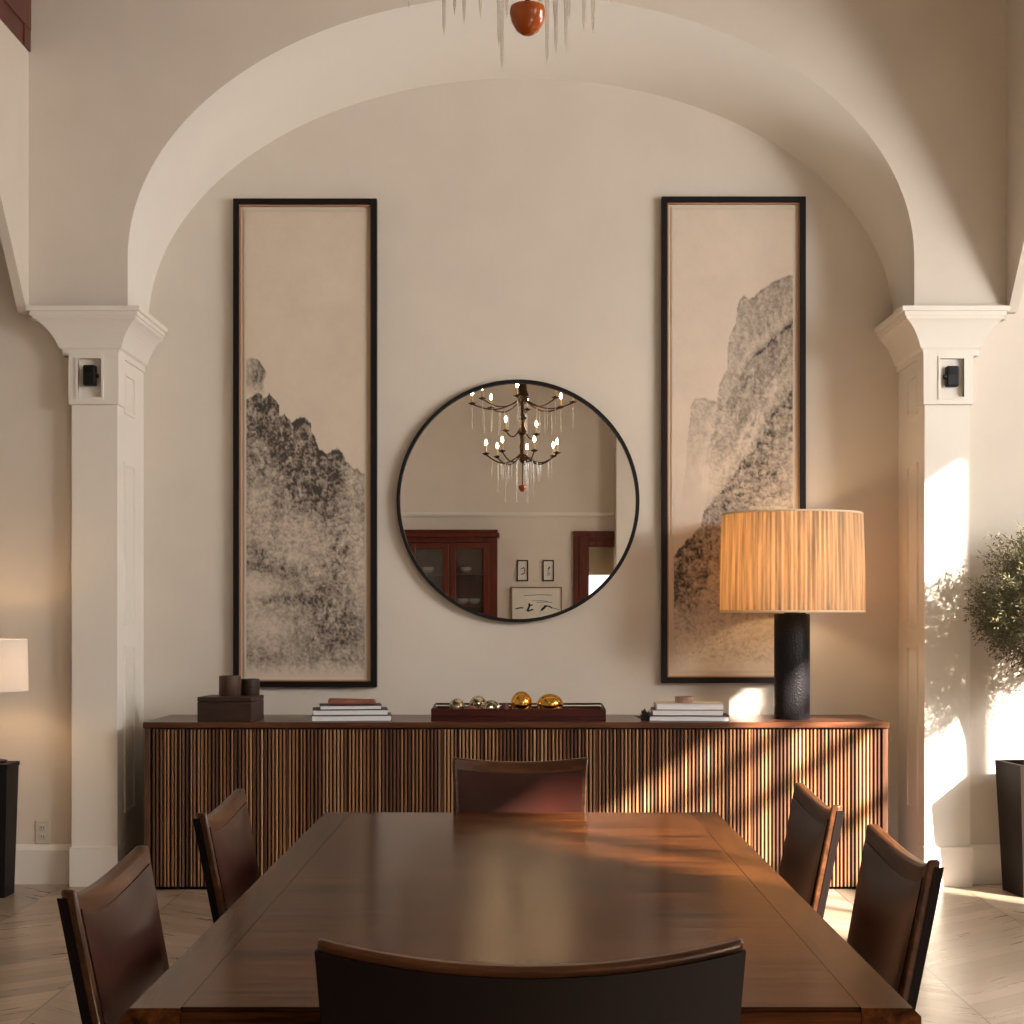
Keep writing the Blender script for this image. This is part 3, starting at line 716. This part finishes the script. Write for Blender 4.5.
tag(obj('glass_dish', bm, mat('smoky_pink_glass', (.5, .33, .27), .1, Transmission_Weight=.5), None, True, (P(684, 7.78), 7.78, CZ+.084)), 'small round glass dish on the cream book', 'dish')
bm = bmesh.new(); rr = random.Random(4)
for i in range(34):
    a = rr.uniform(0, 2*PI); e = rr.uniform(.05, 1.3); l = rr.uniform(.03, .055)
    dvec = Vector((math.cos(a)*math.cos(e), math.sin(a)*math.cos(e), math.sin(e)))
    s = dvec.cross(Vector((0, 0, 1))).normalized()*.012; c0 = Vector((0, 0, .012)); n_ = dvec.cross(s).normalized()*.004
    tip = c0+dvec*l; mid_ = c0+dvec*l*.6
    vs = [bm.verts.new(p) for p in (c0, mid_+s, tip, mid_-s, mid_+n_, mid_-n_)]
    for f in ((0, 1, 4), (1, 2, 4), (2, 3, 4), (3, 0, 4), (1, 0, 5), (2, 1, 5), (3, 2, 5), (0, 3, 5)): bm.faces.new([vs[q] for q in f])
lathe(bm, [(0, 0), (.022, 0), (.025, .012), (0, .03)], 12)
tag(obj('leafy_ornament', bm, mat('charcoal_petals', (.05, .045, .04), .5), None, False, (P(645.5, 7.72), 7.72, CZ)), 'small dark spiky ornament left of the books beside the lamp', 'ornament')
# tray
y0 = 7.66
r = empty('tray', (P(518.5, y0), y0+.17, CZ)); tag(r, 'long dark red wooden tray with raised rim at the middle of the sideboard', 'tray')
w = (P(606, y0)-P(431, y0))/2
bm = bmesh.new(); box(bm, -w, w, -.17, .17, 0, .022)
box(bm, -w, w, -.17, -.158, .022, .060, .002, seg=1); 
for s in (-1, 1): box(bm, *sorted((s*w, s*(w-.012))), -.158, .17, .022, .055)
box(bm, -w+.012, w-.012, .158, .17, .022, .055)
traym = wood('tray_mahogany', (.022, .003, .002), (.075, .012, .007), 'x', .4, 1, 0); BS(traym).inputs['Specular IOR Level'].default_value = .25
obj('body', bm, traym, r)
bm = bmesh.new(); box(bm, -w+.012, w-.012, -.158, .158, .022, .026); obj('inlay', bm, mat('tray_mirror_inlay', (.6, .6, .6), .08, Metallic=1), r)
bm = bmesh.new()
for s in (-1, 1): tube(bm, [(s*(w-.006), -.15, .057), (s*(w-.006), .0, .064), (s*(w-.006), .164, .066)], .005, 8)
tube(bm, [(-(w-.006), .164, .066), (0, .164, .066), (w-.006, .164, .066)], .005, 8)
obj('rail', bm, M['black'], r)
zt = CZ+.026
def orb(name, px, y, rx, rz, m, label, cat, fl=0):
    bm = bmesh.new(); n = 16; prof = [(rx*math.sin(PI*i/n), rz-rz*math.cos(PI*i/n)) for i in range(n+1)]; prof[0] = (0, 0); prof[-1] = (0, 2*rz)
    fn = (lambda q, a, z: q*(1+fl*math.cos(a*12))) if fl else None
    lathe(bm, prof, 48, fn=fn)
    tag(obj(name, bm, m, None, True, (P(px, y), y, zt)), label, cat)
orb('gold_ball', 521.5, 7.76, .052, .057, M['gold'], 'polished gold ball in the tray, left of the two gold ones', 'ornament')
orb('gold_ball', 550, 7.77, .064, .051, M['gold'], 'wider flattened gold ball in the tray, right of the two gold ones', 'ornament')
orb('glass_ball', 457, 7.74, .038, .040, M['palegold'], 'leftmost pale patterned glass ball in the tray', 'ornament', .03)
orb('glass_ball', 478, 7.84, .040, .044, M['palegold'], 'fluted pale gold ball at the back of the tray', 'ornament', .06)
orb('glass_ball', 490.5, 7.74, .046, .036, M['palegold'], 'low wide patterned glass ball in the tray beside the gold ball', 'ornament', .05)
orb('wooden_bead', 505, 7.74, .020, .030, M['bookred'], 'small dark red bead between the glass and gold balls', 'ornament')
orb('wooden_bead', 470, 7.72, .032, .024, M['redwood'], 'low reddish brown bead at the front left of the tray', 'ornament')

# table lamp
yl = 7.86; lxp = P(792, yl)
r = empty('table_lamp', (lxp, yl, CZ)); tag(r, 'lit table lamp with pleated amber drum shade and black cylinder base', 'lamp')
bm = bmesh.new(); lathe(bm, [(0, 0), (.084, 0), (.087, .004), (.087, .510), (.083, .516), (0, .516)], 48); obj('base', bm, M['lampbase'], r, True)
bm = bmesh.new(); lathe(bm, [(0, .516), (.040, .516), (.040, .534), (.012, .536), (.012, .62), (0, .62)], 24); obj('neck', bm, M['black'], r, True)
Rs, zs0, zs1 = .349, .525, 1.005
rr = random.Random(9); ph = [rr.uniform(0, 6.28) for _ in range(8)]
def pleatf(q, a, z):
    return q*(1 + .010*math.sin(a*96+.8*math.sin(5*a+ph[0])) + .004*math.sin(a*41+ph[1]+z*1.5) - .0)
bm = bmesh.new()
lathe(bm, [(Rs, zs0+.48*t) for t in [i/6 for i in range(7)]], 576, fn=lambda q, a, z: pleatf(q*(1-.03*((z-zs0)/.48)**2), a, z))
shd = obj('lamp_shade', bm, M['pleat'], r, True)
smat = mat('shade_binding', (.75, .6, .42), .8)
for z, q in ((zs0+.002, Rs), (zs1-.002, Rs*.97)):
    bm = bmesh.new(); tube(bm, [((q)*math.cos(2*PI*i/64), q*math.sin(2*PI*i/64), z) for i in range(65)], .006, 6, cap=False)
    obj('shade_ring', bm, smat, shd)
bm = bmesh.new(); 
for kk in range(3):
    a = kk*2*PI/3+.5; tube(bm, [(0, 0, .62), (Rs*.5*math.cos(a), Rs*.5*math.sin(a), .60), (Rs*.985*math.cos(a), Rs*.985*math.sin(a), .56)], .003, 6)
obj('spider', bm, M['black'], r)
bm = bmesh.new(); lathe(bm, [(0, .62), (.018, .63), (.03, .67), (.028, .70), (0, .725)], 20); obj('bulb', bm, M['lampbulb'], r, True)
pl = bpy.data.lights.new('lamp_glow', 'POINT'); pl.energy = 5.6; pl.color = (1, .68, .38); pl.shadow_soft_size = .05
po = bpy.data.objects.new('lamp_glow', pl); COL.objects.link(po); po.location = (lxp, yl, CZ+.78)

# ------------------------------------------------------------------ left aisle lamp and pedestal
d = 7.47; X = P(-6, d)
r = empty('pedestal', (X, d, 0)); tag(r, 'black tapered pedestal at the left edge under the white lamp', 'pedestal')
bm = bmesh.new(); a, b = .088, .072
loft(bm, [[(-b, -b, 0), (b, -b, 0), (b, b, 0), (-b, b, 0)], [(-a, -a, .60), (a, -a, .60), (a, a, .60), (-a, a, .60)]]); obj('body', bm, M['blackframe'], r)
bm = bmesh.new(); box(bm, -.092, .092, -.092, .092, .60, .62, .002, seg=1); obj('top', bm, M['blackframe'], r)
r = empty('table_lamp', (X, d, .62)); tag(r, 'lamp with plain white drum shade and thin dark stem on the black pedestal', 'lamp')
bm = bmesh.new(); lathe(bm, [(0, 0), (.06, 0), (.06, .012), (.02, .02), (.012, .05), (.012, .36), (0, .36)], 24); obj('base', bm, M['bronze'], r, True)
bm = bmesh.new(); zs = .335
lathe(bm, [(.155, zs), (.153, zs+.12), (.150, zs+.242)], 64); obj('lamp_shade', bm, M['white_shade'], r, True)
bm = bmesh.new(); lathe(bm, [(0, .36), (.02, .38), (.028, .42), (0, .46)], 16); obj('bulb', bm, M['lampbulb'], r, True)
bm = bmesh.new(); tube(bm, [(-.15, 0, .37), (.15, 0, .37)], .002, 6); obj('spider', bm, M['black'], r)
pl = bpy.data.lights.new('aisle_lamp_glow', 'POINT'); pl.energy = 4.5; pl.color = (1, .60, .30); pl.shadow_soft_size = .04
po = bpy.data.objects.new('aisle_lamp_glow', pl); COL.objects.link(po); po.location = (X, d, .62+.44)
# outlet
d = YW; r = empty('wall_outlet', (P(43, d), d, CH+(617-832)*d/1600)); tag(r, 'cream electrical outlet low on the left aisle wall', 'outlet')
bm = bmesh.new(); box(bm, -.036, .036, -.006, -.0, -.058, .058, .003, seg=1); obj('plate', bm, M['outlet'], r)
for s in (-1, 1):
    bm = bmesh.new(); box(bm, -.016, .016, -.009, -.005, s*.022-.014, s*.022+.014, .002, seg=1); q = obj('socket', bm, M['outlet'], r)
    bm = bmesh.new()
    for t in (-.006, .006): box(bm, t-.0012, t+.0012, -.0095, -.0085, s*.022-.004, s*.022+.007)
    obj('slot', bm, M['black'], q)
# small black spotlights in the pier niches
for s, px, py, lab in ((-1, 91, 376, 'left'), (1, 945, 377, 'right')):
    d = YF-.01; r = empty('spotlight', (s*2.076, YF, CH+(617-py)*d/1600)); tag(r, 'small black spotlight in the niche of the %s pier' % lab, 'spotlight')
    bm = bmesh.new(); box(bm, -.030, .030, -.045, -.0, -.050, .050, .008); obj('body', bm, M['black'], r)
    bm = bmesh.new(); tube(bm, [(-s*.028, -.03, -.002), (-s*.042, -.032, -.004)], .011, 12); obj('knob', bm, M['black'], r, True)
    bm = bmesh.new(); lathe(bm, [(0, 0), (.018, 0), (.018, .004), (0, .004)], 20); obj('lens', bm, M['blackframe'], r, True, (0, -.045, .02), (PI/2, 0, 0))

# ------------------------------------------------------------------ olive tree in planter
pc = (2.425, 7.53)
r = empty('planter', (pc[0], pc[1], 0), math.radians(7)); tag(r, 'dark brown tapered square planter on the floor by the right pier', 'planter')
bm = bmesh.new(); a, b, h = .142, .115, .617
t = .012
loft(bm, [[(-b, -b, 0), (b, -b, 0), (b, b, 0), (-b, b, 0)], [(-a, -a, h), (a, -a, h), (a, a, h), (-a, a, h)],
          [(-a+t, -a+t, h), (a-t, -a+t, h), (a-t, a-t, h), (-a+t, a-t, h)], [(-a+t, -a+t, h-.04), (a-t, -a+t, h-.04), (a-t, a-t, h-.04), (-a+t, a-t, h-.04)]])
obj('body', bm, M['planter'], r)
bm = bmesh.new(); box(bm, -a+t, a-t, -a+t, a-t, h-.05, h-.035); obj('soil', bm, M['soil'], r)
r = empty('olive_tree', (pc[0], pc[1], h-.035)); tag(r, 'potted olive tree with fine grey green leaves at the right edge', 'tree')
rt = random.Random(12)
cc = Vector((.070, -.17, .82)); RX, RY, RZ = .37, .30, .37       # crown centre relative
bm = bmesh.new()
tr = [Vector((-.02, 0, 0)), Vector((-.045, -.02, .12)), Vector((-.03, -.05, .28)), Vector((-.03, -.10, .45)), Vector((-.02, -.15, .62))]
tube(bm, tr, [.026, .022, .018, .014, .008], 10)
tips = []
def branch(p, d, l, rad, lev):
    pts = [p]; q = p.copy(); dd = d.copy()
    for i in range(4):
        dd = (dd + Vector((rt.uniform(-.3, .3), rt.uniform(-.3, .3), rt.uniform(-.15, .3)))).normalized()
        q = q + dd*l/4
        e_ = Vector(((q.x-cc.x)/RX, (q.y-cc.y)/RY, (q.z-cc.z)/RZ))
        if e_.length > .95 and q.z > .30: q = Vector((cc.x+e_.x/e_.length*RX*.95, cc.y+e_.y/e_.length*RY*.95, cc.z+e_.z/e_.length*RZ*.95))
        pts.append(q.copy())
    tube(bm, pts, [rad*(1-.18*i) for i in range(5)], 5)
    if lev < 2:
        for i in range(4):
            k = rt.randint(1, 4); nd = (dd + Vector((rt.uniform(-1, 1), rt.uniform(-1, 1), rt.uniform(-.6, .8)))).normalized()
            branch(pts[k], nd, l*.62, rad*.5, lev+1)
    tips.extend(pts[1:])
for i in range(15):
    b0 = tr[2].lerp(tr[4], rt.random()); a_ = i*2.4; e = rt.uniform(.05, 1.25)
    branch(b0, Vector((math.cos(a_)*math.cos(e), math.sin(a_)*math.cos(e), math.sin(e))), rt.uniform(.22, .34), .006, 0)
obj('trunk', bm, M['bark'], r, True)
verts = []; faces = []
def leaf(p, d, l):
    s = d.cross(Vector((rt.uniform(-1, 1), rt.uniform(-1, 1), rt.uniform(-1, 1)))).normalized()*l*.14
    n_ = s.cross(d).normalized()*l*.06
    k = len(verts)
    verts.extend([p, p+d*l*.4+s, p+d*l+n_, p+d*l*.4-s, p+d*l*.45+n_*1.2]); faces.extend([(k, k+1, k+4), (k+1, k+2, k+4), (k+2, k+3, k+4), (k+3, k, k+4)])
cnt = 0
cl = []
for i in range(900):
    while True:
        u = Vector((rt.uniform(-1, 1), rt.uniform(-1, 1), rt.uniform(-1, 1)))
        if .2 < u.length < .86+.14*math.sin(5*u.x+3*u.z+1)*math.cos(4*u.y-6*u.z): break
    cl.append(Vector((cc.x+u.x*RX, cc.y+u.y*RY, cc.z+u.z*RZ)))
for c_ in cl + [t_ for t_ in tips if rt.random() < .35]:
    out = (c_-cc+Vector((0, 0, .12))).normalized()
    for j in range(4):      # twigs with leaf pairs
        d = (out + Vector((rt.uniform(-.9, .9), rt.uniform(-.9, .9), rt.uniform(-.5, .8)))).normalized()
        if ((c_.x-cc.x)/RX)**2+((c_.y-cc.y)/RY)**2+((c_.z-cc.z)/RZ)**2 > 1.05: continue
        p = c_ + Vector((rt.uniform(-.03, .03), rt.uniform(-.03, .03), rt.uniform(-.03, .03)))
        for q in range(8):
            pp = p + d*.012*q
            ld = (d*.7 + Vector((rt.uniform(-1, 1), rt.uniform(-1, 1), rt.uniform(-1, 1)))).normalized()
            leaf(pp, ld, rt.uniform(.014, .027)); cnt += 1
me = bpy.data.meshes.new('foliage'); me.from_pydata(verts, [], faces); me.update(); me.materials.append(M['leaf']); link('foliage', me, r)

# ------------------------------------------------------------------ dining table
TX, TY0, TY1, TZ = .563, 2.25, 4.51, .75
r = empty('dining_table', (0, (TY0+TY1)/2, 0)); tag(r, 'large rectangular polished walnut dining table in the middle of the room', 'table')
hl = (TY1-TY0)/2
bm = bmesh.new(); box(bm, -TX+.085, TX-.085, -hl+.006, hl-.006, TZ-.045, TZ); obj('tabletop', bm, M['table'], r)
for s in (-1, 1):
    bm = bmesh.new(); prof = [(TX-.084, TZ-.045), (TX-.010, TZ-.045), (TX, TZ-.030), (TX, TZ-.012), (TX-.012, TZ), (TX-.084, TZ)]
    prism(bm, [(s*u, v) for u, v in prof], 'y', -hl, hl); obj('border', bm, M['table_y'], r)
bm = bmesh.new(); box(bm, -TX+.085, TX-.085, -hl, -hl+.0055, TZ-.040, TZ-.006); obj('edge_band', bm, M['table'], r)
bm = bmesh.new()
for s in (-1, 1): box(bm, *sorted((s*.47, s*.495)), -hl+.08, hl-.08, TZ-.105, TZ-.045); box(bm, -.47, .47, *sorted((s*(hl-.08), s*(hl-.105))), TZ-.105, TZ-.045)
obj('apron', bm, M['table'], r)
for sx in (-1, 1):
    for sy in (-1, 1):
        bm = bmesh.new(); x, y = sx*.455, sy*(hl-.12)
        loft(bm, [[(x-.028, y-.028, 0), (x+.028, y-.028, 0), (x+.028, y+.028, 0), (x-.028, y+.028, 0)], [(x-.04, y-.04, TZ-.105), (x+.04, y-.04, TZ-.105), (x+.04, y+.04, TZ-.105), (x-.04, y+.04, TZ-.105)]])
        obj('leg', bm, M['cab_side'], r)

# ------------------------------------------------------------------ chairs
def panel(bm, hw0, hw1, z0, z1, dip, yf, yb, bow, tilt, nx=20, nz=10, puff=0, ref=None):
    """curved slab; widths at bottom/top, top edge dips in the middle, bows backwards"""
    def pt(i, j, front):
        u = -1+2*i/nx; t = j/nz
        hwj = hw0+(hw1-hw0)*t
        ztop = z1-dip*(1-u*u)
        z = z0+(ztop-z0)*t
        base = -tilt*(z-.44)
        ub = u*hwj/ref if ref else u
        y = base - bow*(1-ub*ub)*(.4+.6*(z-.40)/.45) + (yf if front else yb)
        if front and puff: y += puff*(1-abs(u)**6)*(1-abs(2*t-1)**6)
        return (u*hwj, y, z)
    fv = [[bm.verts.new(pt(i, j, True)) for i in range(nx+1)] for j in range(nz+1)]
    bv = [[bm.verts.new(pt(i, j, False)) for i in range(nx+1)] for j in range(nz+1)]
    for j in range(nz):
        for i in range(nx):
            bm.faces.new((fv[j][i], fv[j][i+1], fv[j+1][i+1], fv[j+1][i])); bm.faces.new((bv[j][i], bv[j+1][i], bv[j+1][i+1], bv[j][i+1]))
        bm.faces.new((fv[j][0], fv[j+1][0], bv[j+1][0], bv[j][0])); bm.faces.new((fv[j][nx], bv[j][nx], bv[j+1][nx], fv[j+1][nx]))
    for i in range(nx):
        bm.faces.new((fv[0][i], bv[0][i], bv[0][i+1], fv[0][i+1])); bm.faces.new((fv[nz][i], fv[nz][i+1], bv[nz][i+1], bv[nz][i]))
def chair(W, H=.88, dip=.036):
    r = empty('dining_chair'); hw = W/2; b0 = -.19
    tilt = .20
    def T(bm): bmesh.ops.translate(bm, verts=bm.verts, vec=(0, b0, 0))
    bm = bmesh.new(); panel(bm, hw*.90, hw, .40, H, dip, .014, -.010, .030, tilt, ref=hw*.95)
    T(bm); fo = obj('backrest_frame', bm, M['chairwood'], r, True)
    md = fo.modifiers.new('bevel', 'BEVEL'); md.width = .006; md.segments = 2; md.limit_method = 'ANGLE'
    bm = bmesh.new(); panel(bm, hw*.90-.014, hw-.016, .47, H-.034, dip, .017, .010, .030, tilt, puff=.009, ref=hw*.95)
    T(bm); obj('backrest_pad', bm, M['leather'], r, True)
    bm = bmesh.new(); panel(bm, hw*.90+.0015, hw+.0015, .41, H-.014, dip, -.002, -.018, .030, tilt, ref=hw*.95)
    T(bm); obj('back_cover', bm, M['leather_back'], r, True)
    bm = bmesh.new(); sf, sb = hw*.84, hw*.90
    def slab(bm, z0, z1, ins, yb_, yf_):
        loft(bm, [[(-sb+ins, yb_, z), (sb-ins, yb_, z), (sf-ins, yf_, z), (-sf+ins, yf_, z)] for z in (z0, z1)])
    slab(bm, .385, .425, .004, b0+.02, .20); obj('seat_frame', bm, M['chairwood'], r)
    bm = bmesh.new(); slab(bm, .425, .465, .010, b0+.03, .198)
    so = obj('seat', bm, M['leather'], r); md = so.modifiers.new('bevel', 'BEVEL'); md.width = .012; md.segments = 3
    for sx in (-1, 1):
        bm = bmesh.new(); x = sx*(sf-.022)
        loft(bm, [[(x-a, .175-a, z), (x+a, .175-a, z), (x+a, .175+a, z), (x-a, .175+a, z)] for z, a in ((0, .014), (.385, .020))]); obj('leg', bm, M['chairwood'], r)
        bm = bmesh.new(); x = sx*(hw*.90-.020)
        loft(bm, [[(x-a, yy-a, z), (x+a, yy-a, z), (x+a, yy+a, z), (x-a, yy+a, z)] for z, a, yy in ((0, .014, b0-.045), (.40, .0155, b0+.006))]); obj('leg', bm, M['chairwood'], r)
    return r
# origin->top of back (corner) local y offset: b0 - tilt*(H-.44)
OFF = .19+.20*.44
ck = chair(.49)
def side(sgn, y, label, first=None, W=.49, x=.705, yaw=0, H=None):
    c = first or copy_tree(ck)
    # facing +Y locally; rotate so it faces the table
    c.rotation_euler = (0, 0, -sgn*-1*PI/2 if False else (PI/2 if sgn > 0 else -PI/2) + yaw)
    c.location = (sgn*(x-OFF), y, 0)
    tag(c, label, 'chair', 'dining chairs around the table'); return c
side(-1, 2.715, 'walnut and dark leather chair on the left side of the table, nearest the camera', first=ck)
side(-1, 3.69, 'walnut and dark leather chair on the left side of the table, nearer the sideboard', x=.695)
side(1, 3.02, 'walnut and dark leather chair on the right side of the table, nearest the camera', x=.722)
side(1, 3.83, 'walnut and dark leather chair on the right side, nearer the sideboard, with sunlit edge', x=.713)
c = chair(.555, .882, .030); c.location = (.012, 2.08+.19+.20*.435, 0)
tag(c, 'dining chair at the near end of the table, seen from behind', 'chair', 'dining chairs around the table')
c = chair(.405, .88, .016); c.location = (0, 4.80-OFF, 0); c.location.y = 4.80-OFF+0; c.rotation_euler = (0, 0, PI); c.location = ((520.5-521)/1600*4.8, 4.80-OFF, 0)
tag(c, 'dining chair at the far end of the table, in front of the sideboard', 'chair', 'dining chairs around the table')

# ------------------------------------------------------------------ chandelier
CHX, CHY = .012, 2.92
r = empty('chandelier', (CHX, CHY, 0)); tag(r, 'two tier bronze chandelier with candle bulbs and crystal drops over the table', 'chandelier')
bm = bmesh.new()
lathe(bm, [(0, 2.60), (.010, 2.605), (.030, 2.63), (.020, 2.66), (.022, 2.70), (.030, 2.74), (.018, 2.78), (.022, 2.84), (.042, 2.86), (.030, 2.89), (.018, 2.92), (.026, 2.97), (.045, 2.985), (.020, 3.0), (.012, 3.03), (.014, 3.10), (.040, 3.13), (.060, 3.17), (.04, 3.22), (.03, 3.32), (.015, 3.40), (.008, 3.45), (.008, 4.96), (.07, 4.97), (.07, 4.999), (0, 4.999)], 20)
lathe(bm, [(0, 2.412), (.005, 2.412), (.005, 2.61), (0, 2.61)], 8)
obj('stem', bm, M['bronze'], r, True)
bm = bmesh.new(); lathe(bm, [(0, 2.362), (.010, 2.363), (.020, 2.370), (.029, 2.385), (.033, 2.402), (.031, 2.413), (.010, 2.420), (0, 2.420)], 24)
obj('finial', bm, M['amber'], r, True)
def arm(rad, z, zc, a, bulb=True):
    bm = bmesh.new(); pts = []
    for t in [i/12 for i in range(13)]:
        q = .02+(rad-.02)*t
        zz = z + (zc-z)*t*t - .045*math.sin(PI*t)**1.0 + .05*(1-t)**3
        pts.append((q*math.cos(a), q*math.sin(a), zz))
    tube(bm, pts, .006, 8)
    x, y, zz = pts[-1]
    lathe(bm, [(0, -.01), (.012, -.006), (.030, .004), (.034, .010), (.012, .012), (.009, .018), (0, .018)], 16, (x, y, zz))
    o = obj('arm', bm, M['bronze'], r, True)
    bm = bmesh.new(); lathe(bm, [(0, .018), (.009, .018), (.009, .075), (0, .075)], 12, (x, y, zz)); obj('candle', bm, M['candle'], o, True)
    bm = bmesh.new(); lathe(bm, [(0, .075), (.008, .082), (.012, .096), (.006, .118), (0, .130)], 12, (x, y, zz)); obj('bulb', bm, M['bulb'], o, True)
    return pts
lows = [arm(.31, 2.63, 2.675, 2*PI*i/7+.35) for i in range(7)]
ups = [arm(.43, 3.10, 3.11, 2*PI*i/8+.1) for i in range(8)]
mids = [arm(.19, 2.86, 2.86, a) for a in (2.4, 5.4)]
def drop(x, y, z1, z0):
    bm = bmesh.new(); l = z1-z0
    lathe(bm, [(0, z0), (.0026, z0+.02), (.0046, z0+l*.45), (.0048, z0+l*.75), (.0026, z1-.015), (0, z1)], 6, (x, y, 0)); obj('crystal_drop', bm, M['crystal'], r, True)
def dz(py, d): return CH+(617-py)*d/1600
for (px, py, dd) in ((409, 9, 2.80), (444, 37, 2.72), (464, 26, 3.10), (499, 48, 2.75), (502, 72, 2.85), (507, 20, 3.12), (540, 12, 3.05), (547, 67, 2.86), (556, 55, 2.74), (566, 53, 3.0), (584, 33, 2.8), (593, 35, 3.05)):
    x = (px-521)*dd/1600-CHX; y = dd-CHY; rr_ = math.hypot(x, y); drop(x, y, 2.62 if rr_ > .06 else 2.62, dz(py, dd))
for pts in lows:
    for q in (6, 10): x, y, z = pts[q]; drop(x, y, z-.004, z-.16)
for pts in ups:
    for q in (5, 9, 12): x, y, z = pts[q]; drop(x, y, z-.006, z-.22)

# ------------------------------------------------------------------ light
su = bpy.data.lights.new('sun', 'SUN'); su.energy = 43; su.angle = math.radians(1.0); su.color = (1, .88, .73)
so = bpy.data.objects.new('sun', su); COL.objects.link(so)
so.rotation_euler = Vector((-.9, 1, -.63)).to_track_quat('-Z', 'Y').to_euler()
def area(name, loc, direction, sx, sy, e, c):
    a = bpy.data.lights.new(name, 'AREA'); a.shape = 'RECTANGLE'; a.size = sx; a.size_y = sy; a.energy = e; a.color = c
    o = bpy.data.objects.new(name, a); COL.objects.link(o); o.location = loc
    o.rotation_euler = Vector(direction).to_track_quat('-Z', 'Z' if abs(direction[2]) < .9 else 'Y').to_euler(); return o
for i, (y0, y1, z0, z1) in enumerate(LIGHT_OPENINGS):  # area lamps added just inside the openings, filling the room as daylight
    A = (y1-y0)*(z1-z0)
    area('added_window_fill_%d' % (i+1), (XE-.01, (y0+y1)/2, (z0+z1)/2), (-1, 0, -.12), (y1-y0), (z1-z0), (76, 76, 92, 15, 13)[i]*A, (1, .965, .91))
w = bpy.data.worlds.new('sky'); sc.world = w; w.use_nodes = True
w.node_tree.nodes['Background'].inputs[0].default_value = (.85, .92, 1, 1); w.node_tree.nodes['Background'].inputs[1].default_value = 3.0

sc.view_settings.view_transform = 'Standard'; sc.view_settings.look = 'None'; sc.view_settings.gamma = 1
sc.view_settings.use_curve_mapping = False; sc.view_settings.exposure = -0.12
